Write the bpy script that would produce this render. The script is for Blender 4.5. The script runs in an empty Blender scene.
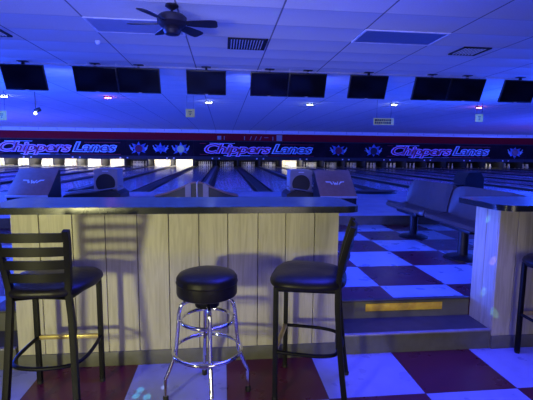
import bpy, bmesh, math, random
from mathutils import Vector, Matrix
random.seed(4)
S = bpy.context.scene
COL = S.collection
PI = math.pi

# ------------------------------------------------------------------ materials
def mat(name, col, rough=0.5, metal=0.0, var=0.12, scale=12.0, emit=None, es=0.0, spec=0.5, bump=0.0, coat=0.0):
    m = bpy.data.materials.new(name); m.use_nodes = True
    nt = m.node_tree; b = nt.nodes['Principled BSDF']
    tc = nt.nodes.new('ShaderNodeTexCoord'); n = nt.nodes.new('ShaderNodeTexNoise')
    n.inputs['Scale'].default_value = scale; n.inputs['Detail'].default_value = 4
    nt.links.new(tc.outputs['Object'], n.inputs['Vector'])
    r = nt.nodes.new('ShaderNodeValToRGB')
    r.color_ramp.elements[0].position = 0.3; r.color_ramp.elements[1].position = 0.7
    r.color_ramp.elements[0].color = (*[c*(1-var) for c in col], 1)
    r.color_ramp.elements[1].color = (*[min(1, c*(1+var)) for c in col], 1)
    nt.links.new(n.outputs['Fac'], r.inputs['Fac']); nt.links.new(r.outputs['Color'], b.inputs['Base Color'])
    b.inputs['Roughness'].default_value = rough; b.inputs['Metallic'].default_value = metal
    b.inputs['Specular IOR Level'].default_value = spec
    b.inputs['Coat Weight'].default_value = coat
    if emit:
        b.inputs['Emission Color'].default_value = (*emit, 1); b.inputs['Emission Strength'].default_value = es
    if bump:
        bp = nt.nodes.new('ShaderNodeBump'); bp.inputs['Strength'].default_value = bump; bp.inputs['Distance'].default_value = 0.01
        nt.links.new(n.outputs['Fac'], bp.inputs['Height']); nt.links.new(bp.outputs['Normal'], b.inputs['Normal'])
    return m

def N(nt, t, **k):
    n = nt.nodes.new(t)
    for a, v in k.items(): setattr(n, a, v)
    return n
def MATH(nt, op, a, b=None, c=None):
    n = N(nt, 'ShaderNodeMath', operation=op)
    for i, v in enumerate((a, b, c)):
        if v is None: continue
        if isinstance(v, (int, float)): n.inputs[i].default_value = v
        else: nt.links.new(v, n.inputs[i])
    return n.outputs[0]

def checker_mat(name, ox, oy, per, dark, light, flip):
    m = bpy.data.materials.new(name); m.use_nodes = True
    nt = m.node_tree; b = nt.nodes['Principled BSDF']
    geo = N(nt, 'ShaderNodeTexCoord'); sep = N(nt, 'ShaderNodeSeparateXYZ'); nt.links.new(geo.outputs['Object'], sep.inputs[0])
    u = MATH(nt, 'DIVIDE', MATH(nt, 'SUBTRACT', sep.outputs[0], ox), per)
    v = MATH(nt, 'DIVIDE', MATH(nt, 'SUBTRACT', sep.outputs[1], oy), per)
    s = MATH(nt, 'ADD', MATH(nt, 'ADD', MATH(nt, 'FLOOR', u), MATH(nt, 'FLOOR', v)), 40.0+flip)
    par = MATH(nt, 'MODULO', s, 2.0)
    no = N(nt, 'ShaderNodeTexNoise'); no.inputs['Scale'].default_value = 7; no.inputs['Detail'].default_value = 6; nt.links.new(geo.outputs['Object'], no.inputs['Vector'])
    mx = N(nt, 'ShaderNodeMix', data_type='RGBA'); nt.links.new(par, mx.inputs[0])
    mx.inputs[6].default_value = (*dark, 1); mx.inputs[7].default_value = (*light, 1)
    m2 = N(nt, 'ShaderNodeMix', data_type='RGBA', blend_type='MULTIPLY'); m2.inputs[0].default_value = 1
    rp = N(nt, 'ShaderNodeValToRGB'); rp.color_ramp.elements[0].color = (.84, .84, .84, 1); rp.color_ramp.elements[0].position = .3; rp.color_ramp.elements[1].position = .65
    nt.links.new(no.outputs['Fac'], rp.inputs['Fac'])
    nt.links.new(mx.outputs[2], m2.inputs[6]); nt.links.new(rp.outputs['Color'], m2.inputs[7])
    # thin dark joints between the tiles
    fu = MATH(nt, 'ABSOLUTE', MATH(nt, 'SUBTRACT', MATH(nt, 'FRACT', u), .5)); fv = MATH(nt, 'ABSOLUTE', MATH(nt, 'SUBTRACT', MATH(nt, 'FRACT', v), .5))
    j = MATH(nt, 'GREATER_THAN', MATH(nt, 'MAXIMUM', fu, fv), .4965)
    m3 = N(nt, 'ShaderNodeMix', data_type='RGBA'); nt.links.new(j, m3.inputs[0]); nt.links.new(m2.outputs[2], m3.inputs[6]); m3.inputs[7].default_value = (.05, .03, .05, 1)
    nt.links.new(m3.outputs[2], b.inputs['Base Color'])
    b.inputs['Roughness'].default_value = .33
    rr = MATH(nt, 'MULTIPLY_ADD', no.outputs['Fac'], .25, .18); nt.links.new(rr, b.inputs['Roughness'])
    return m

def ceiling_mat():
    m = bpy.data.materials.new('ceiling_tiles'); m.use_nodes = True
    nt = m.node_tree; b = nt.nodes['Principled BSDF']
    tc = N(nt, 'ShaderNodeTexCoord'); sep = N(nt, 'ShaderNodeSeparateXYZ'); nt.links.new(tc.outputs['Object'], sep.inputs[0])
    u = MATH(nt, 'DIVIDE', MATH(nt, 'SUBTRACT', sep.outputs[0], .68), 1.2)
    v = MATH(nt, 'DIVIDE', MATH(nt, 'SUBTRACT', sep.outputs[1], 4.74), .61)
    fu = MATH(nt, 'ABSOLUTE', MATH(nt, 'SUBTRACT', MATH(nt, 'FRACT', u), .5)); fr = MATH(nt, 'FRACT', v)
    fv = MATH(nt, 'ABSOLUTE', MATH(nt, 'SUBTRACT', fr, .5))
    ju = MATH(nt, 'GREATER_THAN', fu, .491); jv = MATH(nt, 'GREATER_THAN', fv, .487)
    no = N(nt, 'ShaderNodeTexNoise'); no.inputs['Scale'].default_value = 60; nt.links.new(tc.outputs['Object'], no.inputs['Vector'])
    base = N(nt, 'ShaderNodeMix', data_type='RGBA'); nt.links.new(no.outputs['Fac'], base.inputs[0]); base.inputs[6].default_value = (.62, .62, .62, 1); base.inputs[7].default_value = (.78, .78, .78, 1)
    a = N(nt, 'ShaderNodeMix', data_type='RGBA'); nt.links.new(MATH(nt, 'MULTIPLY', jv, .3), a.inputs[0]); nt.links.new(base.outputs[2], a.inputs[6]); a.inputs[7].default_value = (.2, .2, .2, 1)
    c = N(nt, 'ShaderNodeMix', data_type='RGBA'); nt.links.new(MATH(nt, 'MULTIPLY', ju, .8), c.inputs[0]); nt.links.new(a.outputs[2], c.inputs[6]); c.inputs[7].default_value = (.08, .08, .1, 1)
    nt.links.new(c.outputs[2], b.inputs['Base Color']); b.inputs['Roughness'].default_value = .8
    # every tile sags a little between its bars
    bp = N(nt, 'ShaderNodeBump'); bp.inputs['Strength'].default_value = 1.0; bp.inputs['Distance'].default_value = 0.11
    h = MATH(nt, 'MULTIPLY', MATH(nt, 'POWER', fr, 2.0), 1.0)
    nt.links.new(h, bp.inputs['Height']); nt.links.new(bp.outputs['Normal'], b.inputs['Normal'])
    return m

def wood_mat(name, c1, c2, rough):
    m = bpy.data.materials.new(name); m.use_nodes = True
    nt = m.node_tree; b = nt.nodes['Principled BSDF']
    tc = N(nt, 'ShaderNodeTexCoord'); mp = N(nt, 'ShaderNodeMapping'); mp.inputs['Scale'].default_value = (1, 1, .08)
    nt.links.new(tc.outputs['Object'], mp.inputs['Vector'])
    w = N(nt, 'ShaderNodeTexNoise'); w.inputs['Scale'].default_value = 26; w.inputs['Detail'].default_value = 5; w.inputs['Distortion'].default_value = 1.8
    nt.links.new(mp.outputs['Vector'], w.inputs['Vector'])
    r = N(nt, 'ShaderNodeValToRGB'); r.color_ramp.elements[0].position = .35; r.color_ramp.elements[1].position = .6
    r.color_ramp.elements[0].color = (*c1, 1); r.color_ramp.elements[1].color = (*c2, 1)
    nt.links.new(w.outputs['Fac'], r.inputs['Fac']); nt.links.new(r.outputs['Color'], b.inputs['Base Color'])
    b.inputs['Roughness'].default_value = rough
    return m

def counter_mat():
    m = bpy.data.materials.new('counter_laminate'); m.use_nodes = True
    nt = m.node_tree; b = nt.nodes['Principled BSDF']
    tc = N(nt, 'ShaderNodeTexCoord'); n = N(nt, 'ShaderNodeTexNoise'); n.inputs['Scale'].default_value = 14; n.inputs['Detail'].default_value = 8; n.inputs['Roughness'].default_value = .75
    nt.links.new(tc.outputs['Object'], n.inputs['Vector'])
    r = N(nt, 'ShaderNodeValToRGB'); e = r.color_ramp.elements; e[0].position = .38; e[1].position = .62
    e[0].color = (.015, .03, .025, 1); e[1].color = (.07, .125, .11, 1)
    nt.links.new(n.outputs['Fac'], r.inputs['Fac']); nt.links.new(r.outputs['Color'], b.inputs['Base Color'])
    b.inputs['Roughness'].default_value = .28
    return m

M = dict(
    checker_low=checker_mat('checkered_vinyl', .02, 2.18, .605, (.12, .012, .03), (.37, .40, .6), 0),
    checker_up=checker_mat('checkered_vinyl_upper', 1.37, 3.29, .612, (.08, .012, .035), (.28, .42, .62), 0),
    ceiling=ceiling_mat(),
    panel=wood_mat('beige_plank_panel', (.45, .42, .29), (.56, .53, .38), .45),
    groove=mat('dark_groove_backing', (.05, .04, .03), .8),  # dark backing that shows between the planks
    rubber=mat('grey_rubber_base', (.13, .13, .10), .5, var=.15),
    tread=mat('grey_tread', (.05, .045, .045), .5, var=.2),
    nosing=mat('pale_nosing', (.26, .25, .27), .35),
    yellow=mat('worn_yellow_paint', (1, .58, .04), .6, var=.2, scale=25),
    counter=counter_mat(),
    lip=mat('black_counter_edge', (.012, .016, .014), .22),
    black=mat('black_powder_coat', (.003, .003, .004), .5, var=.2, spec=.22),
    vinyl=mat('black_vinyl', (.008, .007, .008), .42, spec=.3, var=.2, scale=30, bump=.15),
    brass=mat('brass_bar', (.75, .6, .2), .35, .6),
    chrome=mat('chrome', (.8, .8, .82), .12, 1.0, var=.04),
    foot=mat('black_rubber_foot', (.01, .01, .01), .7),
    tvbody=mat('black_tv_plastic', (.01, .01, .012), .35),
    screen=mat('dark_screen', (.004, .004, .006), .12, spec=.4),
    darkmetal=mat('dark_metal', (.02, .02, .025), .4, .3),
    fan=mat('dark_fan', (.012, .008, .01), .45),
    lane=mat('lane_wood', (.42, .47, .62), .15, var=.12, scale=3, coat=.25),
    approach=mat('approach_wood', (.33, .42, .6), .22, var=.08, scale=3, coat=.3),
    gutter=mat('dark_gutter', (.015, .015, .02), .35),
    cap=mat('dark_capping', (.012, .012, .014), .4),
    capgrey=mat('grey_ball_track', (.25, .25, .27), .35),
    pin=mat('white_pin', (.8, .78, .68), .3, var=.04),
    red=mat('red_stripe', (.5, .02, .02), .4),
    mask=mat('dark_mural', (.014, .006, .01), .8, spec=.15, var=.6, scale=1.2),
    maroon=mat('maroon_valance', (.27, .008, .015), .9, spec=.1, var=.1),
    silver=mat('silver_trim', (.75, .72, .7), .35, .3),
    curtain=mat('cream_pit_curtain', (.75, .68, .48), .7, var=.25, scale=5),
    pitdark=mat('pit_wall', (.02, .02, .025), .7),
    ltr_red=mat('crimson_lettering', (.3, .01, .03), .5),
    ltr_out=mat('pale_violet_outline', (.9, .55, 1), .5),
    ltr_blue=mat('deep_blue_lettering', (.08, .05, .12), .5),
    ltr_out2=mat('blue_outline', (.5, .8, 1.0), .5),
    burst=mat('blue_burst', (.08, .15, .4), .5, var=.7, scale=6),
    burst2=mat('pale_burst', (.35, .5, .6), .5, var=.3, scale=6),
    mball=mat('dark_red_ball_paint', (.18, .01, .03), .4),
    green=mat('yellow_green_paint', (.7, .8, .3), .5),
    plate=mat('pale_plate', (.8, .8, .8), .5),
    hood=mat('grey_hood_plastic', (.34, .30, .28), .38, var=.06),
    hood2=mat('warm_grey_console', (.36, .19, .13), .4, var=.1),
    logo=mat('white_logo', (.9, .9, .9), .4),
    hole=mat('black_mouth_shade', (.003, .003, .004), .7),
    seat=mat('grey_blue_seat_plastic', (.055, .045, .04), .4, var=.08),
    tan=mat('yellowish_sign', (1, .7, .12), .5),
    vent=mat('grey_vent', (.85, .85, .85), .5),
    ventdark=mat('vent_dark', (.015, .015, .02), .7),
    ltile=mat('unlit_light_panel_pale', (.42, .45, .55), .35, var=.05),
    dtile=mat('unlit_light_panel', (.16, .22, .36), .35, var=.05),
    white=mat('white_plastic', (.85, .85, .85), .4, emit=(1, 1, 1), es=.0),
    led_w=mat('white_led', (1, 1, 1), .4, emit=(.75, .85, 1), es=30),
    led_r=mat('red_led', (1, .2, .3), .4, emit=(1, .12, .3), es=30),
    ball1=mat('dark_ball', (.02, .01, .03), .1), ball2=mat('orange_ball', (.6, .1, .02), .1),
)

# ------------------------------------------------------------------ helpers
def link(name, bm, m, parent=None, smooth=True, bevel=0.0, seg=2):
    if bevel:
        bmesh.ops.bevel(bm, geom=[e for e in bm.edges if len(e.link_faces) == 2 and e.calc_face_angle(0) > .6], offset=bevel, segments=seg, profile=.5, affect='EDGES')
    bmesh.ops.recalc_face_normals(bm, faces=bm.faces)
    me = bpy.data.meshes.new(name); bm.to_mesh(me); bm.free()
    me.materials.append(M[m] if isinstance(m, str) else m)
    if smooth:
        me.polygons.foreach_set('use_smooth', [True]*len(me.polygons))
        me.set_sharp_from_angle(angle=math.radians(38))
    o = bpy.data.objects.new(name, me); COL.objects.link(o)
    if parent: o.parent = parent
    return o
def box(bm, x0, x1, y0, y1, z0, z1, mtx=None):
    g = bmesh.ops.create_cube(bm, size=1)
    T = Matrix.Translation(((x0+x1)/2, (y0+y1)/2, (z0+z1)/2)) @ Matrix.Diagonal((abs(x1-x0), abs(y1-y0), abs(z1-z0), 1))
    if mtx: T = mtx @ T
    bmesh.ops.transform(bm, matrix=T, verts=g['verts']); return g['verts']
def prism(bm, pts, axis, a, b):
    """polygon pts (2d) extruded along axis between a and b"""
    def P(p, t):
        return {'x': (t, p[0], p[1]), 'y': (p[0], t, p[1]), 'z': (p[0], p[1], t)}[axis]
    A = [bm.verts.new(P(p, a)) for p in pts]; B = [bm.verts.new(P(p, b)) for p in pts]
    n = len(pts); bm.faces.new(A); bm.faces.new(B[::-1])
    for i in range(n): bm.faces.new((A[i], B[i], B[(i+1) % n], A[(i+1) % n]))
def smoothpath(pts, n=6, closed=False):
    pts = [Vector(p) for p in pts]; out = []
    L = len(pts); rng = range(L if closed else L-1)
    for i in rng:
        g = (lambda k: pts[k % L]) if closed else (lambda k: pts[max(0, min(L-1, k))])
        p0, p1, p2, p3 = g(i-1), g(i), g(i+1), g(i+2)
        for j in range(n):
            t = j/n
            out.append(.5*((2*p1)+(p2-p0)*t+(2*p0-5*p1+4*p2-p3)*t*t+(3*p1-p0-3*p2+p3)*t**3))
    if not closed: out.append(pts[-1])
    return out
def tube(bm, pts, r, n=12, closed=False, square=False, flat=1.0):
    pts = [Vector(p) for p in pts]; L = len(pts); rings = []
    up = Vector((0, 0, 1)); prev = None
    for i, p in enumerate(pts):
        a = pts[(i-1) % L] if (closed or i) else p
        b = pts[(i+1) % L] if (closed or i < L-1) else p
        t = (b-a).normalized()
        if prev is None:
            ref = up if abs(t.z) < .9 else Vector((0, 1, 0))
            u = t.cross(ref).normalized()
        else:
            u = (prev-t*prev.dot(t)).normalized()
        prev = u; v = t.cross(u)
        ring = []
        for k in range(n):
            an = 2*PI*(k+.5)/n; cx, cy = math.cos(an), math.sin(an)
            if square:
                q = max(abs(cx), abs(cy))**.75; cx /= q; cy /= q
            ring.append(bm.verts.new(p+u*cx*r+v*cy*r*flat))
        rings.append(ring)
    for i in range(L if closed else L-1):
        A = rings[i]; B = rings[(i+1) % L]
        for k in range(n): bm.faces.new((A[k], A[(k+1) % n], B[(k+1) % n], B[k]))
    if not closed:
        bm.faces.new(rings[0][::-1]); bm.faces.new(rings[-1])
def lathe(bm, prof, n=32, mtx=None):
    rings = []
    for r, z in prof:
        if r < 1e-5: rings.append([bm.verts.new((0, 0, z))])
        else: rings.append([bm.verts.new((r*math.cos(2*PI*k/n), r*math.sin(2*PI*k/n), z)) for k in range(n)])
    for A, B in zip(rings[:-1], rings[1:]):
        for k in range(n):
            k2 = (k+1) % n
            if len(A) == 1 and len(B) == 1: continue
            if len(A) == 1: bm.faces.new((A[0], B[k2], B[k]))
            elif len(B) == 1: bm.faces.new((A[k], A[k2], B[0]))
            else: bm.faces.new((A[k], A[k2], B[k2], B[k]))
    for R in (rings[0], rings[-1]):
        if len(R) > 1:
            try: bm.faces.new(R)
            except ValueError: pass
    if mtx: bmesh.ops.transform(bm, matrix=mtx, verts=[v for r in rings for v in r])
def BM(): return bmesh.new()
def roundrect(x0, x1, y0, y1, rs, n=8):
    """rs: radius for corners (x0y0, x1y0, x1y1, x0y1)"""
    out = []
    for (cx, cy, a0, r, sx, sy) in ((x0, y0, PI, rs[0], 1, 1), (x1, y0, 1.5*PI, rs[1], -1, 1), (x1, y1, 0, rs[2], -1, -1), (x0, y1, .5*PI, rs[3], 1, -1)):
        c = (cx+sx*r, cy+sy*r)
        if r < 1e-4: out.append(c); continue
        for k in range(n+1):
            a = a0+.5*PI*k/n; out.append((c[0]+r*math.cos(a), c[1]+r*math.sin(a)))
    return out
def empty(name, label, cat, loc=(0, 0, 0), rz=0, group=None):
    o = bpy.data.objects.new(name, None); COL.objects.link(o); o.empty_display_size = .1
    o.location = loc; o.rotation_euler = (0, 0, rz); o['label'] = label; o['category'] = cat
    if group: o['group'] = group
    return o
def tag(o, label, cat, group=None):
    o['label'] = label; o['category'] = cat
    if group: o['group'] = group
    return o
def struct(name, bm, m, smooth=False, bevel=0):
    o = link(name, bm, m, smooth=smooth, bevel=bevel); o['kind'] = 'structure'; return o
def dup(root, loc, rz, label, group=None):
    r = root.copy(); COL.objects.link(r); r.location = loc; r.rotation_euler = (0, 0, rz); r['label'] = label
    if group: r['group'] = group
    for ch in list(root.children):
        c = ch.copy(); COL.objects.link(c); c.parent = r
        for g in list(ch.children):
            d = g.copy(); COL.objects.link(d); d.parent = c
    return r
ORD = ['first', 'second', 'third', 'fourth', 'fifth', 'sixth', 'seventh', 'eighth', 'ninth', 'tenth', 'eleventh', 'twelfth', 'thirteenth',
       'fourteenth', 'fifteenth', 'sixteenth', 'seventeenth', 'eighteenth', 'nineteenth', 'twentieth', 'twenty-first', 'twenty-second',
       'twenty-third', 'twenty-fourth', 'twenty-fifth', 'twenty-sixth']

# ------------------------------------------------------------------ the setting
YB = 2.69; YS = 2.97; YA = 6.3; YF = 10.5; YM = 29.2; CZ = 3.1
bm = BM(); box(bm, -9, 11, -3, YB+.3, -.1, 0); struct('floor', bm, 'checker_low')
bm = BM(); box(bm, -14, 16, YS+.01, YA+.05, .05, .3); struct('floor', bm, 'checker_up').name = 'floor_upper'
bm = BM(); box(bm, -28, 34, YA, YF, .3, .45); struct('floor_approach', bm, 'approach')
bm = BM(); box(bm, -28, 34, YA-.012, YA, .3, .452); struct('trim_1', bm, 'rubber')
bm = BM(); box(bm, -30, 36, -3, 32, CZ, CZ+.08)
c = struct('ceiling', bm, 'ceiling'); 
bm = BM(); box(bm, -28, 34, 8.16, 8.2, CZ-.015, CZ); struct('trim_2', bm, 'silver')
bm = BM(); box(bm, -30, 36, 31.3, 31.5, .0, CZ); struct('wall_back', bm, 'pitdark')
bm = BM(); box(bm, -30, 36, YM-.1, YM+.1, 2.36, 2.86); struct('wall_valance', bm, 'maroon')
bm = BM(); box(bm, -30, 36, YM-.2, YM+.1, 2.86, 2.93); struct('trim_3', bm, 'silver')
bm = BM(); box(bm, -30, 36, YM-.02, YM+.1, 2.93, CZ); struct('wall_soffit', bm, 'ceiling')
bm = BM(); box(bm, -30, 36, YF, 31.3, .2, .36); struct('floor_pit', bm, 'cap')

# ------------------------------------------------------------------ steps
def steps(x0, x1, idx, label):
    t = empty('entry_step', label, 'step', ((x0+x1)/2, YB, 0), 0, None)
    w = (x1-x0)/2
    bm = BM(); box(bm, -w, w, .0, YS-YB, 0, .142); link('riser', bm, 'rubber', t, False)
    bm = BM(); box(bm, -w, w, .02, YS-YB, .142, .15); link('tread', bm, 'tread', t, False)
    bm = BM(); box(bm, -w, w, -.012, .022, .139, .153); link('nosing', bm, 'nosing', t, True, .004)
    bm = BM(); box(bm, -w, w, YS-YB-.0, YS-YB+.012, .15, .29); link('riser', bm, 'rubber', t, False)
    bm = BM(); box(bm, -w, w, YS-YB-.014, YS-YB+.03, .288, .304); link('nosing', bm, 'tread', t, True, .004)
    return t
st = steps(.84, 2.0, 0, 'two low grey steps with a yellow stripe between the counters')
bm = BM(); box(bm, 1.125-1.42, 1.77-1.42, YS-YB-.004, YS-YB, .207, .268)
o = link('warning_stripe', bm, 'yellow', st, True, .0015); o['label'] = 'worn yellow safety stripe'
steps(-5.5, -1.375, 1, 'grey steps at the left end of the long counter, behind the ladder-back chair')

# ------------------------------------------------------------------ counters
def counter(x0, x1, grooves, label_, tx0, tx1, rs, left_end, right_end):
    t = empty('bar_counter', label_, 'counter', ((x0+x1)/2, YB, 0))
    cx = (x0+x1)/2
    bm = BM(); box(bm, x0-cx+.01, x1-cx-.01, .012, YS-YB, 0, 1.06); link('wall_core', bm, 'groove', t, False)
    bm = BM()
    gs = [x0]+grooves+[x1]
    for a, b in zip(gs[:-1], gs[1:]):
        box(bm, a-cx+.0025, b-cx-.0025, 0, .014, .0, 1.06)
    for e, s in ((left_end, x0), (right_end, x1)):
        if e:
            s0, s1 = (s-cx, s-cx+.012) if s == x0 else (s-cx-.012, s-cx)
            box(bm, s0, s1, .0145, .14, 0, 1.06); box(bm, s0, s1, .145, YS-YB, 0, 1.06)
    link('plank_panel', bm, 'panel', t, False, .0015, 1)
    bm = BM(); box(bm, x0-cx, x1-cx, -.012, 0, 0, .1); link('base_strip', bm, 'rubber', t, True, .003)
    tp = roundrect(tx0-cx, tx1-cx, 2.575-YB, 3.19-YB, rs)
    bm = BM(); prism(bm, tp, 'z', 1.062, 1.103); ct = link('countertop', bm, 'lip', t, True, .008)
    ins = roundrect(tx0-cx+.012, tx1-cx-.012, 2.587-YB, 3.178-YB, [max(0, r-.012) for r in rs])
    bm = BM(); prism(bm, ins, 'z', 1.1, 1.1045); link('laminate', bm, 'counter', ct, True)
    return t
counter(-1.36, .805, [-1.187, -.981, -.775, -.571, -.365, -.165, .03, .236, .428, .631], 'long beige plank-sided bar counter with a dark speckled top, in the middle',
        -1.52, .925, (.1, .1, .1, .1), True, True)
counter(2.01, 5.2, [2.16, 2.36]+[2.36+.2*k for k in range(1, 14)], 'short beige plank-sided counter at the right edge beyond the steps', 1.95, 5.3, (.13, .1, .1, .1), True, True)

# ------------------------------------------------------------------ bar chairs
def bar_chair(label):
    t = empty('bar_chair', label, 'chair', (0, 0, 0), 0)
    # seat cushion, upholstered, slightly domed and tapered to the back
    bm = BM()
    def outl(s, z):
        pts = []
        for k in range(48):
            a = 2*PI*k/48; cx, cy = math.cos(a), math.sin(a)
            e = 2/3.6
            x = math.copysign(abs(cx)**e, cx); y = math.copysign(abs(cy)**e, cy)
            w = .24 if y > 0 else .24-.05*(-y)
            pts.append(bm.verts.new((x*w*s, .01+y*.225*s, z+(.006*x*x if s < .95 else 0))))
        return pts
    rings = [outl(.90, .69), outl(.975, .694), outl(1.0, .703), outl(1.0, .715), outl(.975, .729), outl(.89, .741), outl(.6, .75), outl(.25, .753)]
    for A, B in zip(rings[:-1], rings[1:]):
        for k in range(48): bm.faces.new((A[k], A[(k+1) % 48], B[(k+1) % 48], B[k]))
    bm.faces.new(rings[0][::-1]); bm.faces.new(rings[-1])
    link('seat', bm, 'vinyl', t)
    bm = BM(); tube(bm, smoothpath([(-.19, .18, .678), (.19, .18, .678), (.15, -.165, .678), (-.15, -.165, .678)], 1, True), .014, 8, True, True); link('seat_frame', bm, 'black', t)
    for s in (-1, 1):
        bm = BM(); tube(bm, [(s*.19, .18, .008), (s*.19, .18, .69)], .0145, 12, False, True); l = link('leg', bm, 'black', t)
        bm = BM(); lathe(bm, [(.017, 0), (.018, .012), (.016, .02)], 14, Matrix.Translation((s*.19, .18, 0))); link('foot_cap', bm, 'foot', l)
        # rear leg and back post are one bent tube
        pts = smoothpath([(s*.188, -.23, .008), (s*.174, -.2, .25), (s*.158, -.172, .55), (s*.148, -.17, .7), (s*.156, -.182, .82), (s*.172, -.22, .98), (s*.176, -.242, 1.055)], 6)
        bm = BM(); tube(bm, pts, .0165, 12, False, True); l = link('leg', bm, 'black', t)
        l['label'] = 'bent rear leg rising into the back post'
        bm = BM(); lathe(bm, [(.019, 0), (.02, .012), (.018, .02)], 14, Matrix.Translation((s*.188, -.23, 0))); link('foot_cap', bm, 'foot', l)
    for i, z in enumerate((.795, .868, .941, 1.018)):
        yb = -.18-(z-.8)*.25
        w = .15+(z-.8)*.1
        h = .0235; bm = BM(); prev = None
        for k in range(13):
            u = -1+2*k/12; y = yb-.028*(1-u*u); th = .006
            cur = [bm.verts.new((u*w, y+dy, z+dz+.004*(1-u*u))) for dy, dz in ((-th, -h), (th, -h), (th, h), (-th, h))]
            if prev:
                for q in range(4): bm.faces.new((prev[q], prev[(q+1) % 4], cur[(q+1) % 4], cur[q]))
            else: bm.faces.new(cur[::-1])
            prev = cur
        bm.faces.new(prev); link('back_slat', bm, 'black', t, True, .002, 1)
    # footrest hoop
    pts = smoothpath([(-.19, .165, .3), (-.195, .05, .3), (-.188, -.08, .3), (-.14, -.17, .3), (0, -.2, .3), (.14, -.17, .3), (.188, -.08, .3), (.195, .05, .3), (.19, .165, .3)], 6)
    bm = BM(); tube(bm, pts, .011, 10); link('footrest_hoop', bm, 'black', t)
    bm = BM(); box(bm, -.178, .178, .168, .194, .29, .314); o = link('footrest_bar', bm, 'brass', t, True, .004); o['label'] = 'yellow brass front footrest'
    return t
c0 = bar_chair('black metal ladder-back bar chair at the left, its slatted back to the viewer')
c0.location = (-.962, 2.325, 0); c0.rotation_euler = (0, 0, math.radians(-1))
dup(c0, (.53, 2.33, 0), math.radians(72), 'black metal bar chair turned sideways at the right end of the long counter')
dup(c0, (2.36, 2.43, 0), math.radians(1), 'black bar chair cut off by the right edge, in front of the short counter')

# ------------------------------------------------------------------ chrome stool
t = empty('bar_stool', 'round backless chrome stool with a padded black vinyl seat', 'stool', (-.095, 2.275, 0))
bm = BM(); lathe(bm, [(0, .635), (.16, .635), (.172, .642), (.175, .652), (.175, .71), (.179, .715), (.175, .722), (.175, .74), (.162, .758), (.12, .772), (.06, .778), (0, .78)], 48); link('seat', bm, 'vinyl', t)
bm = BM(); lathe(bm, [(0, .57), (.07, .57), (.075, .60), (.11, .615), (.11, .626), (0, .626)], 32); link('swivel_plate', bm, 'black', t)
for a in (-95, -5, 85, 175):
    an = math.radians(a+12); d = Vector((math.cos(an), math.sin(an), 0))
    P = lambda r, z: d*r+Vector((0, 0, z))
    path = smoothpath([P(.03, .6), P(.10, .6), P(.142, .585), P(.16, .54), P(.166, .48), P(.183, .30), P(.19, .27), P(.235, .155), P(.243, .13), P(.245, .03)], 5)
    bm = BM(); tube(bm, path, .0115, 12); l = link('leg', bm, 'chrome', t)
    bm = BM(); lathe(bm, [(.014, 0), (.0165, .004), (.0165, .03), (.0125, .036)], 16, Matrix.Translation(d*.245)); link('foot_cap', bm, 'foot', l)
for R, z, r in ((.151, .487, .011), (.198, .30, .0115)):
    bm = BM(); tube(bm, [(R*math.cos(2*PI*k/56), R*math.sin(2*PI*k/56), z) for k in range(56)], r, 12, True); link('footrest_ring', bm, 'chrome', t)

# ------------------------------------------------------------------ televisions
TS = 1.055
def television(xc, w, label, first=None):
    t = empty('television', label, 'television', (xc*TS, 7.6*TS-.06, CZ))
    w *= TS; h = .47
    R = Matrix.Translation((0, 0, -.082)) @ Matrix.Rotation(math.radians(24), 4, 'X')
    bm = BM(); box(bm, -w/2, w/2, 0, .05, -h, 0, R); box(bm, -w/3, w/3, .05, .085, -h*.85, -h*.2, R); link('body', bm, 'tvbody', t, True, .006)
    bm = BM(); box(bm, -w/2+.018, w/2-.018, -.003, .003, -h+.028, -.016, R); link('screen', bm, 'screen', t, False)
    bm = BM(); box(bm, -.03, .03, -.006, .0, -h+.006, -h+.016, R); link('badge', bm, 'silver', t, False)
    bm = BM(); box(bm, -.02, .02, .06, .11, -.2, -.0); box(bm, -.09, .09, .03, .13, -.012, 0); box(bm, -.06, .06, .085, .13, -.33, -.15, R); link('mount', bm, 'darkmetal', t, True, .003)
    return t
TV = [(-3.47, .71, 'single black television hanging farthest left'),
      (-2.26, .745, 'left screen of the pair of televisions left of the ceiling fan'),
      (-1.51, .745, 'right screen of the pair of televisions left of the ceiling fan'),
      (-.305, .72, 'single black television just right of the ceiling fan'),
      (.865, .715, 'left screen of the pair of televisions above the middle of the lanes'),
      (1.585, .715, 'right screen of the pair of televisions above the middle of the lanes'),
      (2.77, .75, 'single black television right of the middle pair of televisions'),
      (4.05, .72, 'left screen of the pair of televisions toward the right'),
      (4.775, .72, 'right screen of the pair of televisions toward the right'),
      (5.9, .72, 'black television cut off by the right edge of the view'), (-4.9, .72, None)]
for x, w, l in TV:
    if l: television(x, w, l)
for x0, x1, l in ((-2.5, -1.28, 'thin horizontal mounting rail above the left pair of televisions'), (.62, 1.84, 'thin horizontal mounting rail above the middle pair of televisions'), (3.8, 5.02, 'thin horizontal mounting rail above the right pair of televisions')):
    bm = BM(); x0 *= TS; x1 *= TS; tube(bm, [(x0, 8.0, 3.055), (x1, 8.0, 3.055)], .009, 8)
    for x in (x0+.12, (x0+x1)/2, x1-.12): box(bm, x-.008, x+.008, 7.99, 8.01, 3.055, CZ)
    tag(link('mounting_rail', bm, 'silver'), l, 'rail')

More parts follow.
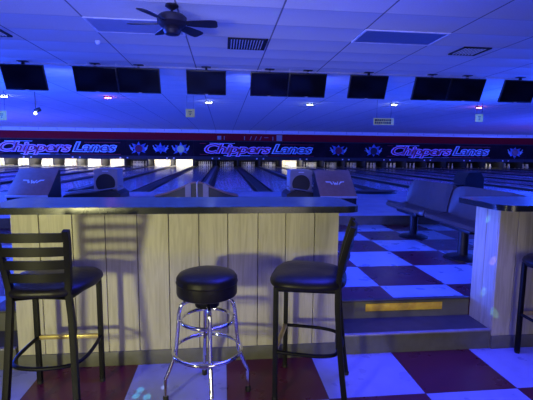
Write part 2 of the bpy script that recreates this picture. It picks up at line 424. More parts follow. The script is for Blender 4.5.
# ------------------------------------------------------------------ ceiling fan
t = empty('ceiling_fan', 'dark five-bladed ceiling fan', 'fan', (-.57, 4.8, CZ))
bm = BM(); lathe(bm, [(0, 0), (.07, 0), (.075, -.02), (.03, -.05), (.014, -.055), (.014, -.09), (.05, -.1), (.14, -.115), (.165, -.14), (.165, -.2), (.13, -.235), (.09, -.25), (.1, -.28), (.08, -.32), (0, -.34)], 32); link('motor_housing', bm, 'fan', t)
for a in (-4, 56, 114, 170, 238):
    A = Matrix.Rotation(math.radians(a), 4, 'Z') @ Matrix.Translation((0, 0, -.2)) @ Matrix.Rotation(math.radians(-13), 4, 'X')
    bm = BM(); pl = [(.16, -.045), (.24, -.06), (.42, -.075), (.49, -.07), (.51, -.045), (.51, .045), (.49, .07), (.42, .075), (.24, .06), (.16, .045)]
    prism(bm, pl, 'z', -.004, .004); bmesh.ops.transform(bm, matrix=A, verts=bm.verts); b = link('blade', bm, 'fan', t, True)
    bm = BM(); box(bm, .09, .2, -.02, .02, -.01, -.002, A); link('blade_arm', bm, 'darkmetal', b, False)

# ------------------------------------------------------------------ vents, light panels, detector
def vent(xc, yc, w, d, label, n=12, along='x'):
    t = empty('ceiling_vent', label, 'vent', (xc, yc, CZ))
    bm = BM(); box(bm, -w/2+.01, w/2-.01, -d/2+.01, d/2-.01, -.006, 0); link('backing', bm, 'ventdark', t, False)
    bm = BM()
    for a, b_, c_, d_ in ((-w/2, w/2, -d/2, -d/2+.025), (-w/2, w/2, d/2-.025, d/2), (-w/2, -w/2+.025, -d/2, d/2), (w/2-.025, w/2, -d/2, d/2)): box(bm, a, b_, c_, d_, -.02, 0)
    link('frame', bm, 'ventdark' if along == 'x' else 'vent', t, False)
    bm = BM()
    for k in range(n):
        x = -w/2+.04+(w-.08)*(k+.5)/n
        box(bm, -.0025, .0025, -d/2+.03, d/2-.03, -.024, -.006, Matrix.Translation((x, 0, -.0)) @ Matrix.Rotation(.5, 4, 'Y'))
    link('louvre', bm, 'vent', t, False)
vent(.36, 6.27, .58, .58, 'rectangular louvred ceiling vent above the middle televisions, right of the fan')
vent(3.88, 6.18, .45, .45, 'square dark-framed ceiling vent at the right, beyond the darker ceiling panel', 7)
vent(-3.3, 6.1, .58, .5, 'ceiling vent cut off by the left edge')
def lpanel(x0, x1, y0, label):
    t = empty('ceiling_light', label, 'light', ((x0+x1)/2, y0+.305, CZ))
    w = (x1-x0)/2
    bm = BM(); box(bm, -w+.03, w-.03, -.275, .275, -.008, 0); link('diffuser', bm, 'dtile' if x0 > 0 else 'ltile', t, False)
    bm = BM()
    for a, b_, c_, d_ in ((-w, w, -.305, -.275), (-w, w, .275, .305), (-w, -w+.03, -.275, .275), (w-.03, w, -.275, .275)): box(bm, a, b_, c_, d_, -.012, 0)
    link('frame', bm, 'vent', t, False)
lpanel(1.88, 3.08, 5.35, 'unlit darker blue rectangular ceiling light panel at the right')
lpanel(-1.72, -.52, 5.35, 'unlit rectangular ceiling light panel beside the ceiling fan')
bm = BM(); lathe(bm, [(0, -.06), (.018, -.055), (.03, -.03), (.035, -.005), (.035, 0), (0, 0)], 20)
o = tag(link('smoke_detector', bm, 'white'), 'small white round detector on the ceiling above the left televisions', 'detector'); o.location = (-1.86, 6.45, CZ)

# ------------------------------------------------------------------ party lights and hanging plaques
PL = [(-6.45, 12.9, 'led_w'), (-3.4, 12.6, 'led_r'), (-.45, 13.2, 'led_w'), (2.83, 13.15, 'led_w'), (5.48, 12.65, 'led_w'), (8.57, 12.9, 'led_r')]
for i, (x, y, m) in enumerate(PL):
    t = empty('party_light', f'small glowing {"red" if m == "led_r" else "white"} party light under the ceiling, {ORD[i]} from the left', 'light', (x, y, CZ), 0, 'small party lights in a row under the far ceiling')
    bm = BM(); box(bm, -.11, .11, -.05, .05, -.035, 0); link('housing', bm, 'darkmetal', t, True, .004)
    for k in (-1, 0, 1):
        bm = BM(); lathe(bm, [(0, -.03), (.018, -.03), (.02, -.02), (.02, 0), (0, 0)], 12, Matrix.Translation((k*.07, 0, -.03))); link('lens', bm, m, t)
    L = bpy.data.lights.new('party_glow', 'POINT'); L.energy = 1.6; L.shadow_soft_size = .03
    L.color = (1, .25, .5) if m == 'led_r' else (.6, .75, 1)
    lo = bpy.data.objects.new('party_glow', L); lo.location = (x, y-.02, CZ-.11); COL.objects.link(lo)
def plaque(x, z, w, h, label, rows):
    t = empty('hanging_sign', label, 'sign', (x, 12, CZ))
    zz = z-CZ
    bm = BM(); box(bm, -w/2, w/2, -.01, .01, zz-h/2, zz+h/2); link('board', bm, 'tan', t, True, .003)
    for s in (-1, 1):
        bm = BM(); tube(bm, [(s*w*.35, 0, zz+h/2), (s*w*.35, 0, 0)], .004, 6); link('wire', bm, 'darkmetal', t)
    bm = BM()
    if rows == 2:
        for r in (-1, 1):
            x0 = -w/2+.04
            while x0 < w/2-.07:
                ww = random.uniform(.035, .07); box(bm, x0, x0+ww, -.014, -.01, zz+r*h*.2-.03, zz+r*h*.2+.03); x0 += ww+.018
    else:
        box(bm, -.05, .05, -.014, -.01, zz+.03, zz+.05); box(bm, -.035, .035, -.014, -.01, zz-.01, zz+.005); box(bm, -.02, .02, -.014, -.01, zz-.06, zz-.03)
    link('lettering', bm, 'darkmetal', t, False)
plaque(-.95, 2.6, .26, .24, 'small square yellowish sign hanging below the single television beside the fan', 1)
plaque(8.0, 2.63, .25, .24, 'small yellowish sign hanging toward the right edge', 1)
plaque(-6.1, 2.43, .26, .26, 'small orange-yellow sign cut off by the left edge', 1)
plaque(4.89, 2.465, .64, .2, 'wide yellowish two-line sign hanging right of the middle', 2)
t = empty('spotlight', 'small black spotlight fixture with a bright lens hanging at the left', 'light', (-5.2, 12, CZ))
bm = BM(); tube(bm, [(0, 0, 0), (0, 0, -.5)], .01, 8); link('stem', bm, 'darkmetal', t)
bm = BM(); lathe(bm, [(0, 0), (.05, .0), (.06, .04), (.06, .16), (0, .17)], 16, Matrix.Translation((-.03, 0, -.53)) @ Matrix.Rotation(math.radians(70), 4, 'Y')); link('head', bm, 'darkmetal', t)
bm = BM(); lathe(bm, [(0, 0), (.035, .0), (.035, .012), (0, .012)], 16, Matrix.Translation((.02, -.065, -.6)) @ Matrix.Rotation(PI/2, 4, 'X')); link('lens', bm, 'led_w', t)

# ------------------------------------------------------------------ lanes
LP = 1.6; LX = .27; K0, K1 = -10, 15
nl = K1-K0+1
lanes = []
for i, k in enumerate(range(K0, K1+1)):
    x = LX+LP*k
    t = empty('bowling_lane', f'glossy bowling lane leading to the {ORD[i]} pin rack from the left', 'bowling lane', (x, YF, .36), 0, 'bowling lanes side by side')
    if i == 0:
        bm = BM(); box(bm, -.53, .53, 0, 31.2-YF, 0, .09); ln = link('lane_bed', bm, 'lane', t, False); ln.parent = t
        gts = []
        for s in (-1, 1):
            bm = BM(); prof = [(s*.53, .0), (s*.53, .085), (s*.55, .03), (s*.585, .01), (s*.62, .03), (s*.636, .08), (s*.636, 0)]
            prism(bm, prof, 'y', 0, 31.2-YF); gts.append(link('gutter', bm, 'gutter', t, False))
        proto = [ln]+gts
    else:
        for p in proto:
            c = p.copy(); c.parent = t; COL.objects.link(c)
# dividers (every second one carries the ball return track)
dv = {}
for i, k in enumerate(range(K0, K1+2)):
    x = LX+LP*(k-.5); wide = (k % 2 == 0)
    if wide not in dv:
        w = .16
        bm = BM(); box(bm, -w, w, 0, 31.2-YF, 0, .14 if wide else .1)
        o = link('lane_divider', bm, 'cap', None, True, .012)
        dv[wide] = o
        if wide:
            bm = BM(); box(bm, -.05, .05, .05, 31.2-YF, .14, .15); link('ball_track', bm, 'capgrey', o, False)
    else:
        s = dv[wide]; o = s.copy(); COL.objects.link(o)
        for ch in s.children:
            c = ch.copy(); c.parent = o; COL.objects.link(c)
    o.location = (x, YF, .36)
    tag(o, f'long dark capping strip left of the {ORD[i]} bowling lane from the left' if i < nl else 'long dark capping strip right of the rightmost bowling lane', 'lane divider', 'dark dividers between the bowling lanes')

# pins
bm = BM()
lathe(bm, [(0, 0), (.026, 0), (.029, .006), (.045, .06), (.0575, .115), (.058, .13), (.05, .18), (.032, .225), (.0235, .255), (.024, .28), (.031, .32), (.0325, .345), (.027, .37), (.012, .381), (0, .382)], 12)
pm = link('bowling_pin', bm, 'pin'); first = True
sp = .3048
for i, k in enumerate(range(K0, K1+1)):
    x0 = LX+LP*k
    for r in range(4):
        for c in range(r+1):
            if first: o = pm; first = False
            else: o = pm.copy(); COL.objects.link(o)
            o.location = (x0+(c-r/2)*sp, 29.75+r*sp*.866, .45)
            tag(o, f'white bowling pin standing in the {ORD[i]} rack of pins from the left', 'bowling pin', f'pins of the {ORD[i]} rack from the left')
# pit curtains and kickback walls
bm = BM(); box(bm, -.62, .62, -.01, .01, 0, .95); cur = link('pit_curtain', bm, 'curtain', None, False)  # cream copy for the lit decks
bm = BM(); box(bm, -.62, .62, -.01, .01, 0, .95); cur_shaded = link('pit_curtain', bm, 'pitdark', None, False)  # dark copy: shade of the dim decks put into the colour
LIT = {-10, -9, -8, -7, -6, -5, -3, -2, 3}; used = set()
bm = BM(); box(bm, -.03, .03, 0, 1.75, 0, .78); kb = link('pit_partition', bm, 'pitdark', None, False)
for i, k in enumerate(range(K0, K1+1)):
    o = cur if k in LIT else cur_shaded
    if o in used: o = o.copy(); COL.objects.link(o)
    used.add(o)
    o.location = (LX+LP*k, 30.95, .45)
    tag(o, f'{"pale" if k in LIT else "dark"} curtain, its tone painted to the deck light, hanging behind the {ORD[i]} rack of pins from the left', 'curtain', 'pit curtains behind the pins')
for i, k in enumerate(range(K0, K1+2)):
    o = kb if i == 0 else kb.copy()
    if i: COL.objects.link(o)
    o.location = (LX+LP*(k-.5), 29.35, .51)
    tag(o, f'dark pit side wall left of the {ORD[i]} rack of pins from the left' if i < nl else 'dark pit side wall right of the rightmost rack of pins', 'partition', 'dark walls between the pin decks')
# deck lamps: brightness differs from lane to lane as in the hall
lit = {-10: 30, -9: 26, -8: 30, -7: 26, -6: 60, -5: 30, -4: 5, -3: 34, -2: 50, -1: 5, 0: 3, 1: 3.5, 2: 5, 3: 22, 4: 9, 5: 3, 6: 2, 7: 2, 8: 2.2, 9: 1.8, 10: 1.6, 11: 1.2, 12: 1.2, 13: 6, 14: 1.5, 15: 1.5}
for i, k in enumerate(range(K0, K1+1)):
    L = bpy.data.lights.new('deck_light', 'AREA'); L.shape = 'RECTANGLE'; L.size = 1.1; L.size_y = .12; L.energy = lit[k]*(2.2 if k in LIT else .8); L.color = (1, .93, .78)
    lo = bpy.data.objects.new('deck_light', L); lo.location = (LX+LP*k, 29.5, 1.26); lo.rotation_euler = (math.radians(35), 0, 0); COL.objects.link(lo)

# masking units, lane-number plates
bm = BM(); box(bm, -1.595, 1.595, -.05, .05, .1, 1.22); mk = link('masking_panel', bm, 'mask', None, False)
bm = BM(); box(bm, -1.595, 1.595, -.055, .05, -.14, .1); e1 = link('lower_rail', bm, 'pitdark', mk, False)
bm = BM(); box(bm, -1.595, 1.595, -.055, -.05, 1.17, 1.22); e2 = link('upper_rail', bm, 'pitdark', mk, False)
bm = BM(); box(bm, -.05, .05, -.062, -.055, -.09, .0); pl = link('number_plate', bm, 'plate', mk, False)
pl.location = (-.24, 0, 0); p2 = pl.copy(); COL.objects.link(p2); p2.location = (.24, 0, 0); p2.parent = mk
ks = list(range(-10, 18, 2))
for i, k in enumerate(ks):
    if i == 0: o = mk
    else:
        o = mk.copy(); COL.objects.link(o)
        for ch in mk.children:
            c = ch.copy(); c.parent = o; COL.objects.link(c)
    o.location = (LX+LP*(k-.5), YM, 1.12)
    tag(o, f'dark painted masking panel above the pins, {ORD[i]} from the left', 'panel', 'masking panels in a row above the pin decks')

# script signs on the masking panels
def text_mesh(body, size, off, depth, shear=.3):
    cu = bpy.data.curves.new('t', 'FONT'); cu.body = body; cu.size = size; cu.shear = shear; cu.offset = off; cu.extrude = depth; cu.space_character = .93; cu.resolution_u = 3
    o = bpy.data.objects.new('t', cu); COL.objects.link(o)
    dg = bpy.context.evaluated_depsgraph_get(); me = bpy.data.meshes.new_from_object(o.evaluated_get(dg)); bpy.data.objects.remove(o)
    return me
def word(body, x, z, size, wid, fm, om, parent, tilt=0):
    for nm, off, dep, m, y in (('outline', .055, .006, om, -.066), ('lettering', .0, .006, fm, -.08)):
        me = text_mesh(body, size, off, dep)
        xs = [v.co.x for v in me.vertices]; x0, x1 = min(xs), max(xs)
        if nm == 'outline': sx = wid/(x1-x0); base = x0; word.s = (sx, base)
        sx, base = word.s
        for v in me.vertices: v.co.x = (v.co.x-base)*sx
        me.materials.clear(); me.materials.append(M[m])
        o = bpy.data.objects.new(nm, me); COL.objects.link(o); o.parent = parent
        o.rotation_euler = (PI/2, 0, 0); o.location = (x, y, z)
for x, l in ((-9.6-5.55, 'script lettering sign above the lanes at the far left'), (-1.36, 'script lettering sign above the middle lanes'), (12.55, 'script lettering sign above the lanes at the right')):
    t = empty('lettered_sign', l, 'sign', (x, YM, 1.12), 0, None)
    s = 1.0 if x > -10 else .98
    word('Chippers', 0, .36, .88, 4.85*s, 'ltr_red', 'ltr_out', t)
    word('Lanes', 4.85*s, .38, .88, 3.1*s, 'ltr_blue', 'ltr_out2', t)
    bm = BM(); bm.free()
    for q in ((-.3, .15, 1.0, 1.03), (5.6, 8.0, .98, 1.01), (-.3, .3, .22, .25), (3.3, 8.0, .16, .2)):
        bm = BM(); box(bm, q[0], q[1], -.07, -.052, q[2], q[3]); link('speed_line', bm, 'ltr_red', t, False)
    bm = BM(); box(bm, 1.4, 4.6, -.07, -.052, .15, .19); box(bm, .4, 2.2, -.07, -.052, 1.02, 1.05); link('underline', bm, 'ltr_out2', t, False)
# burst graphics
def star(bm, cx, cz, r, n, y0, y1, seed):
    rnd = random.Random(seed); pts = []
    for k in range(2*n):
        a = PI*k/n; rr = r*(rnd.uniform(.8, 1.1) if k % 2 == 0 else rnd.uniform(.42, .6)); pts.append((cx+rr*1.1*math.cos(a), cz+rr*.8*math.sin(a)))
    # fan from the centre as thin prisms
    c0 = bm.verts.new((cx, y0, cz)); A = [bm.verts.new((p[0], y0, p[1])) for p in pts]; B = [bm.verts.new((p[0], y1, p[1])) for p in pts]
    for i in range(2*n):
        j = (i+1) % (2*n); bm.faces.new((c0, A[i], A[j])); bm.faces.new((A[i], B[i], B[j], A[j]))
def burst(x, label, seed, ballm, r=.62):
    t = empty('burst_decal', label, 'decal', (x, YM, 1.12))
    bm = BM(); star(bm, 0, .62, r, 8, -.068, -.052, seed); link('burst', bm, 'burst', t, False)
    bm = BM(); lathe(bm, [(0, 0), (r*.42, 0), (r*.42, .012), (0, .012)], 24, Matrix.Translation((0, -.07, .6)) @ Matrix.Rotation(PI/2, 4, 'X')); link('ball', bm, ballm, t)
    for s in (-1, 1):
        prof = [(-.03, -.24), (.03, -.24), (.07, -.08), (.065, 0), (.03, .08), (.04, .16), (.02, .21), (-.02, .21), (-.04, .16), (-.03, .08), (-.065, 0), (-.07, -.08)]
        bm = BM(); ca, sa = math.cos(s*.5), math.sin(s*.5)
        prism(bm, [(s*r*.85+p[0]*ca+p[1]*sa, .66-p[0]*sa+p[1]*ca) for p in prof], 'y', -.085, -.07); link('painted_pin', bm, 'burst2', t, False)
burst(-5.9, 'blue burst painting with pins right of the left script sign', 1, 'mball')
burst(-4.4, 'smaller blue burst painting right of the first burst', 2, 'burst', .5)
burst(-3.0, 'burst painting with a yellow-green ball left of the middle script sign', 3, 'green', .6)
burst(8.5, 'blue burst painting with a dark red ball right of the middle script sign', 4, 'mball')
burst(11.2, 'blue burst painting with a dark ball left of the right script sign', 5, 'pitdark')
burst(22.6, 'blue burst painting near the right edge', 6, 'mball')
# marks on the valance
t = empty('valance_marks', 'small grey letters and strokes on the maroon band above the middle script sign', 'lettering', (0, YM-.1, 2.38))
for x, w, sl in ((-.2, .05, 0), (.05, .05, 0), (1.5, .05, .0), (1.9, .05, .1), (2.25, .05, .12), (2.6, .05, .12), (3.55, .06, 0)):
    bm = BM(); prism(bm, [(x, .03), (x+w, .03), (x+w+sl, .3), (x+sl, .3)], 'y', -.012, 0); link('stroke', bm, 'capgrey', t, False)
bm = BM(); box(bm, 2.95, 3.25, -.012, 0, .2, .24); link('stroke', bm, 'capgrey', t, False)
bm = BM(); prism(bm, [(-.42, .03), (-.14, .03), (-.14, .3), (-.42, .3), (-.42, .19), (-.22, .19), (-.22, .24), (-.36, .24), (-.36, .10), (-.22, .10), (-.22, .15), (-.42, .15)][:4], 'y', -.006, 0); link('stroke', bm, 'capgrey', t, False)
bm = BM(); box(bm, 3.85, 4.25, -.03, 0, .0, .42); link('grey_box', bm, 'hood', t, False)

# ------------------------------------------------------------------ ball returns and consoles
def hood(x, y, label, side):
    t = empty('ball_return', label, 'ball return', (x, y, .45))
    # housing front with a round mouth: ring of quads between rounded square and circle
    bm = BM(); n = 48; W, H0, H1 = .245, .1, .66; cz = .37; r = .185
    def sq(k):
        a = 2*PI*k/n; c, s = math.cos(a), math.sin(a); q = max(abs(c), abs(s)); e = .93+.07*0
        X = c/q*W; Z = s/q*.28
        if abs(c) > .62*1 and abs(s) > .62: X *= .97; Z *= .97
        return X, cz+Z
    O = [bm.verts.new((sq(k)[0], -.25, sq(k)[1])) for k in range(n)]
    I = [bm.verts.new((r*math.cos(2*PI*k/n), -.25, cz-.03+r*math.sin(2*PI*k/n))) for k in range(n)]
    J = [bm.verts.new((r*.93*math.cos(2*PI*k/n), .1, cz-.03+r*.93*math.sin(2*PI*k/n))) for k in range(n)]
    Bk = [bm.verts.new((sq(k)[0]*.96, .3, sq(k)[1])) for k in range(n)]
    for k in range(n):
        j = (k+1) % n
        bm.faces.new((O[k], O[j], I[j], I[k])); bm.faces.new((O[k], Bk[k], Bk[j], O[j]))
    bm.faces.new(Bk)
    for v in J: bm.verts.remove(v)
    link('hood', bm, 'hood', t, True)
    bm = BM()
    for k in range(n):
        q = [((r-.001*0)*math.cos(2*PI*(k+e)/n), yy, cz-.03+r*f*math.sin(2*PI*(k+e)/n)) for e, yy, f in ((0, -.248, 1), (1, -.248, 1), (1, .1, 1), (0, .1, 1))]
        bm.faces.new([bm.verts.new(p) for p in q])
    bmesh.ops.remove_doubles(bm, verts=bm.verts, dist=1e-5); link('mouth_shade_wall', bm, 'hole', t)  # inner wall; the shade of the mouth is put into its black colour
    bm = BM(); lathe(bm, [(0, 0), (.178, 0), (.178, .02), (0, .02)], 32, Matrix.Translation((0, .09, cz-.03)) @ Matrix.Rotation(PI/2, 4, 'X')); link('mouth', bm, 'hole', t)  # black disc, painted-in darkness at the back of the mouth
    bm = BM(); lathe(bm, [(.183, 0), (.2, .0), (.2, .012), (.183, .012)], 40, Matrix.Translation((0, -.25, cz-.03)) @ Matrix.Rotation(PI/2, 4, 'X')); link('mouth_rim', bm, 'cap', t)
    bm = BM(); box(bm, -.06, .06, -.256, -.25, .59, .605); link('badge', bm, 'logo', t, False)
    # dark rack running from the hood towards the lanes' side
    s = side
    bm = BM(); pr = [(s*-.34, 0), (s*-.34, .12), (s*-.2, .2), (s*.8, .1), (s*.84, 0)] 
    prism(bm, pr, 'y', -.42, .4); link('rack_base', bm, 'cap', t, True, .015)
    bm = BM(); tube(bm, smoothpath([(s*-.3, -.36, .26), (s*.1, -.36, .2), (s*.6, -.36, .14), (s*.8, -.36, .12)], 5), .014, 8); tube(bm, smoothpath([(s*-.3, -.1, .28), (s*.1, -.1, .22), (s*.6, -.1, .16), (s*.8, -.1, .14)], 5), .014, 8)
    link('rack_rail', bm, 'capgrey', t)
    return t
hood(-2.5, 9.1, 'grey ball return hood with a round black mouth, left of the middle', -1)
hood(1.72, 9.0, 'grey ball return hood with a round black mouth, right of the middle', 1)
def console(x, y, label, w=.74):
    t = empty('score_console', label, 'console', (x, y, .45))
    bm = BM(); prism(bm, [(-.32, 0), (-.32, .15), (.27, .64), (.34, .64), (.34, 0)], 'x', -w/2, w/2); link('cabinet', bm, 'cap', t, True, .015)
    ang = math.atan2(.49, .59); R = Matrix.Translation((0, -.32, .15)) @ Matrix.Rotation(ang, 4, 'X'); Lh = math.hypot(.59, .49)
    bm = BM(); box(bm, -w/2-.01, w/2+.01, -.01, Lh+.015, .002, .025, R); link('sloping_face', bm, 'hood2', t, True, .01)
    bm = BM(); box(bm, -w/2-.01, w/2+.01, -.03, -.008, -.01, .03, R); link('edge_trim', bm, 'silver', t, True, .004)
    # winged emblem
    bm = BM()
    def pz(pts): 
        A = [bm.verts.new(R @ Vector((p[0], p[1], .028))) for p in pts]; B = [bm.verts.new(R @ Vector((p[0], p[1], .024))) for p in pts]
        bm.faces.new(A); 
        for i in range(len(pts)): bm.faces.new((A[i], B[i], B[(i+1) % len(pts)], A[(i+1) % len(pts)]))
    c = .38
    pz([(-.2, c+.05), (-.09, c+.045), (-.055, c-.035), (-.085, c-.05), (-.11, c+.01), (-.19, c+.02)])
    pz([(-.05, c+.04), (-.025, c+.04), (-.01, c-.02), (.01, c+.02), (.03, c-.02), (.05, c+.04), (.07, c+.04), (.04, c-.055), (.02, c-.055), (.01, c-.02), (-.005, c-.055), (-.025, c-.055)])
    pz([(.2, c+.05), (.12, c+.045), (.085, c+.0), (.06, c-.04), (.08, c-.055), (.11, c-.01), (.15, c+.02), (.19, c+.02)])
    link('emblem', bm, 'logo', t, False)
    return t
console(-3.72, 8.35, 'grey sloping console with a white winged emblem, at the left')
console(2.3, 8.1, 'grey sloping console with a white winged emblem, right of the middle')
# middle rack seen end on
t = empty('ball_return', 'low dark ball rack with two swept wings, behind the middle of the long counter', 'ball return', (-.57, 9.0, .45))
for s in (-1, 1):
    bm = BM(); prism(bm, [(s*.2, 0), (s*.2, .3), (s*.35, .22), (s*.6, .13), (s*.88, .07), (s*.9, 0)], 'y', -.2, .3); link('wing', bm, 'cap', t, True, .02)
    bm = BM(); tube(bm, smoothpath([(s*.02, -.22, .37), (s*.12, -.22, .35), (s*.3, -.22, .27), (s*.6, -.22, .15), (s*.9, -.22, .07)], 5), .022, 8); link('wing_rim', bm, 'hood2', t)
    bm = BM(); prism(bm, [(s*.13, 0), (s*.13, .33), (s*.16, .35), (s*.25, .29), (s*.25, 0)], 'y', -.26, .3); link('post', bm, 'hood', t, True, .01)
bm = BM(); box(bm, -.012, .012, -.25, .3, 0, .37); link('centre_fin', bm, 'silver', t, True, .004)
bm = BM(); box(bm, -.13, .13, -.2, .3, 0, .34); link('rack_core', bm, 'cap', t, False)
# balls on the right rack
for x, y, m, l in ((2.12, 8.75, 'ball1', 'dark bowling ball on the rack beside the right ball return hood'), (2.3, 8.86, 'ball2', 'orange bowling ball behind the right sloping console')):
    bm = BM(); bmesh.ops.create_uvsphere(bm, u_segments=24, v_segments=16, radius=.1)
    o = tag(link('bowling_ball', bm, m), l, 'bowling ball'); o.location = (x, y-.12, .45+.32)
# low lozenge rack on the approach and a far dark return
bm = BM(); pts = [(.62*math.cos(2*PI*k/32), .3*math.sin(2*PI*k/32)) for k in range(32)]
prism(bm, pts, 'z', 0, .07); o = tag(link('floor_capping', bm, 'cap', None, True, .03), 'low dark oval cover on the approach left of the grey seats', 'cover'); o.location = (3.95, 10.1, .45)
t = empty('ball_return', 'dark ball return silhouette behind the row of grey seats', 'ball return', (6.1, 9.4, .45))
bm = BM(); prism(bm, [(-.25, 0), (-.24, .45), (-.15, .6), (.15, .6), (.24, .45), (.25, 0)], 'y', -.25, .25); link('hood', bm, 'cap', t, True, .04)
bm = BM(); box(bm, -.6, -.24, -.2, .2, 0, .3); link('rack_base', bm, 'cap', t, True, .03)

# ------------------------------------------------------------------ moulded seats
def bench(x, y, label):
    t = empty('moulded_seat', label, 'seat', (x, y, .3), 0, 'grey moulded seats in a row')
    # L-shaped shell, cross-section in x-z, swept along y with rounded ends
    hw = .57
    def sec(i):
        u = -1+2*i/28; e = abs(u)**14
        wrap = .05*abs(u)**8
        pts = [(-.34+.05*e, .40), (-.31+.03*e, .435+.01*e), (-.2, .425), (-.08, .405), (.02, .42), (.075, .50), (.10, .62), (.125, .74-.03*e), (.135, .78-.05*e)]
        seam = -.006 if abs(u) < .05 or abs(abs(u)-.78) < .045 else 0
        top = [(p[0]+seam-(wrap if p[1] > .45 else 0), p[1]+seam+(wrap*.4 if p[1] <= .45 else 0)) for p in pts]
        bot = [(.17, .775-.05*e), (.165, .72), (.14, .6), (.11, .47), (.06, .385), (-.08, .365), (-.2, .38), (-.32+.03*e, .385)]
        return u*hw, top+bot
    bm = BM(); prev = None
    for i in range(29):
        y_, pts = sec(i); cur = [bm.verts.new((p[0], y_, p[1])) for p in pts]
        if prev:
            for q in range(len(cur)): bm.faces.new((prev[q], prev[(q+1) % len(cur)], cur[(q+1) % len(cur)], cur[q]))
        else: bm.faces.new(cur[::-1])
        prev = cur
    bm.faces.new(prev); link('seat_shell', bm, 'seat', t, True)
    bm = BM(); box(bm, -.25, .05, -.3, .3, .33, .37); link('seat_bracket', bm, 'darkmetal', t, True, .01)
    bm = BM(); lathe(bm, [(0, 0), (.055, 0), (.055, .34), (0, .34)], 20, Matrix.Translation((-.12, 0, 0))); link('pedestal', bm, 'darkmetal', t)
    bm = BM(); lathe(bm, [(0, 0), (.2, 0), (.2, .012), (.16, .03), (.06, .045), (0, .045)], 28, Matrix.Translation((-.12, 0, 0))); link('base_disc', bm, 'darkmetal', t)
    return t
b0 = bench(2.8, 5.33, 'grey moulded double seat farther from the camera, left one of the row')
dup(b0, (2.8, 4.15, 0.3), 0, 'grey moulded double seat nearer the camera, partly behind the short counter')

# ------------------------------------------------------------------ lights
def area(name, loc, tgt, size, energy, col, sy=None):
    L = bpy.data.lights.new(name, 'AREA'); L.energy = energy; L.color = col; L.size = size
    if sy: L.shape = 'RECTANGLE'; L.size_y = sy
    o = bpy.data.objects.new(name, L); o.location = loc; COL.objects.link(o)
    o.rotation_euler = (Vector(tgt)-Vector(loc)).to_track_quat('-Z', 'Y').to_euler(); return o
BLUE = (.10, .11, 1.0); UV = (.17, .13, 1.0)
L = bpy.data.lights.new('warm_low_spot', 'SPOT'); L.energy = 330; L.color = (1, .97, .46); L.spot_size = math.radians(58); L.spot_blend = .9; L.shadow_soft_size = .16  # warm spot inferred from the counter shadows; its real source is unknown
o = bpy.data.objects.new('warm_low_spot', L); o.location = (-2.25, -1.0, .86); COL.objects.link(o)
o.rotation_euler = (Vector((-.55, 2.69, .85))-o.location).to_track_quat('-Z', 'Y').to_euler()
area('blue_front', (1.1, 2.3, 3.0), (1.1, 2.31, 0), 1.2, 138, (.045, .045, 1))  # added blue light overhead, outside the frame, no fixture seen
area('soft_fill', (1.3, -3.0, 1.0), (.9, 2.7, .6), 1.6, 42, (1, .9, .72))  # added fill behind the camera for the counter and step fronts
area('red_valance_fill', (-13, 19, 1.0), (3, 29, 2.8), 1.0, 16, (1, .05, .08))  # added unseen red light that tints the valance from the left
area('red_valance_fill', (20, 19, 1.0), (8, 29, 2.8), 1.0, 14, (1, .05, .08))  # its added counterpart on the right, also unseen
area('blue_ceiling_wash', (-1.2, 2.2, 2.3), (-.8, 6.0, 3.1), 2.5, 130, (.15, .19, 1), .6)  # added unseen light that brightens the near ceiling
area('blue_seating', (1.75, 3.3, 2.95), (2.0, 5.0, .3), 1.2, 82, (.025, .06, 1))  # added unseen overhead light for the upper floor and seats
area('blue_left', (-29, 15, .2), (0, 16, 3.1), 6, 34000, (.045, .1, 1), 1.6)  # added light beyond the left of the frame, for the far ceiling
area('blue_right', (30, 14, .2), (2, 16, 3.1), 6, 9000, (.04, .08, 1), 1.6)  # same added wash from beyond the right of the frame
area('blue_far_wash', (1.3, 8.6, 2.55), (1.6, 17, 3.2), 1.5, 60, (.06, .11, 1), .3)  # added ceiling wash behind the televisions, no fixture seen
area('blue_far_wash', (-3.0, 8.6, 2.55), (-3.5, 17, 3.2), 1.5, 25, (.06, .11, 1), .3)  # second, weaker added wash behind the left televisions
area('blue_approach', (-6.8, 9.2, 2.9), (1, 10.5, .45), 2.5, 750, (.02, .09, 1))  # added off-frame light for the approach
area('blue_approach_right', (8.6, 9.2, 2.9), (2, 10.5, .45), 2.5, 700, (.02, .08, 1))  # added off-frame light, right side of the approach
area('blue_lanes_left', (-13.5, 16, 2.5), (-7, 17, 0), 3.5, 1300, (.03, .07, 1), 1)  # added off-frame light for the left lanes
area('blue_lanes_right', (17, 15, 2.5), (9.5, 16, 0), 3, 450, (.03, .07, 1), 1)  # added off-frame light for the right lanes
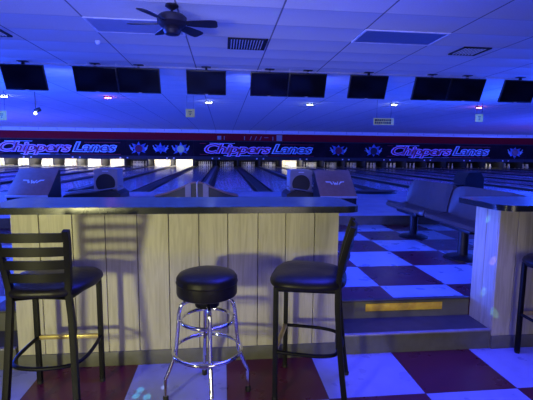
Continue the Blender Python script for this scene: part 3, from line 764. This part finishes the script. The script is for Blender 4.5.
def spot(loc, tgt, deg, e, col):
    L = bpy.data.lights.new('disco_beam', 'SPOT'); L.energy = e; L.color = col; L.spot_size = math.radians(deg); L.spot_blend = .5; L.shadow_soft_size = .002
    o = bpy.data.objects.new('disco_beam', L); o.location = loc; COL.objects.link(o)
    o.rotation_euler = (Vector(tgt)-Vector(loc)).to_track_quat('-Z', 'Y').to_euler()
src = (.6, 1.4, 2.4)
for tg, c in (((2.01, 2.82, .97), (.2, .9, 1)), ((2.01, 2.73, .667), (1, .6, .5)), ((2.01, 2.815, .396), (.3, .9, 1)), ((2.02, 2.69, .285), (.3, 1, .8))): spot(src, tg, 1.2, 170, c)
for tg, c in (((-.51, 2.376, 0), (.1, .9, 1)), ((-.364, 2.394, 0), (.7, .8, 1)), ((-.456, 2.30, 0), (.1, .9, 1)), ((-.523, 2.315, 0), (.1, .9, 1))): spot((-.9, .6, 2.4), tg, .9, 330, c)
for tg in ((1.30, 4.70, 3.1), (1.03, 5.6, 3.1), (.62, 4.9, 3.1), (.93, 4.45, 3.1)): spot((.33, 3.0, 2.6), tg, 1.0, 75, (.3, .8, 1))
W = bpy.data.worlds.new('hall_glow'); S.world = W; W.use_nodes = True
W.node_tree.nodes['Background'].inputs[0].default_value = (.05, .05, 1.0, 1); W.node_tree.nodes['Background'].inputs[1].default_value = .06

# ------------------------------------------------------------------ camera
cam = bpy.data.cameras.new('camera'); cam.sensor_fit = 'HORIZONTAL'; cam.sensor_width = 36; cam.lens = 36*400/533
co = bpy.data.objects.new('camera', cam); COL.objects.link(co); S.camera = co
yaw = math.radians(-6.2); pitch = math.radians(-6.6); roll = math.radians(.57)
fwd = Vector((math.sin(-yaw)*math.cos(pitch), math.cos(yaw)*math.cos(pitch), math.sin(pitch)))
r0 = Vector((math.cos(-yaw), -math.sin(-yaw), 0)); u0 = r0.cross(fwd)
r = r0*math.cos(roll)+u0*math.sin(roll); u = r.cross(fwd)
R = Matrix((r, u, -fwd)).transposed().to_4x4()
co.matrix_world = Matrix.Translation((0, 0, 1.45)) @ R
cam.clip_end = 200; cam.clip_start = .05
vs = S.view_settings; vs.view_transform = 'Standard'; vs.look = 'None'; vs.exposure = 0; vs.gamma = 1; vs.use_curve_mapping = False
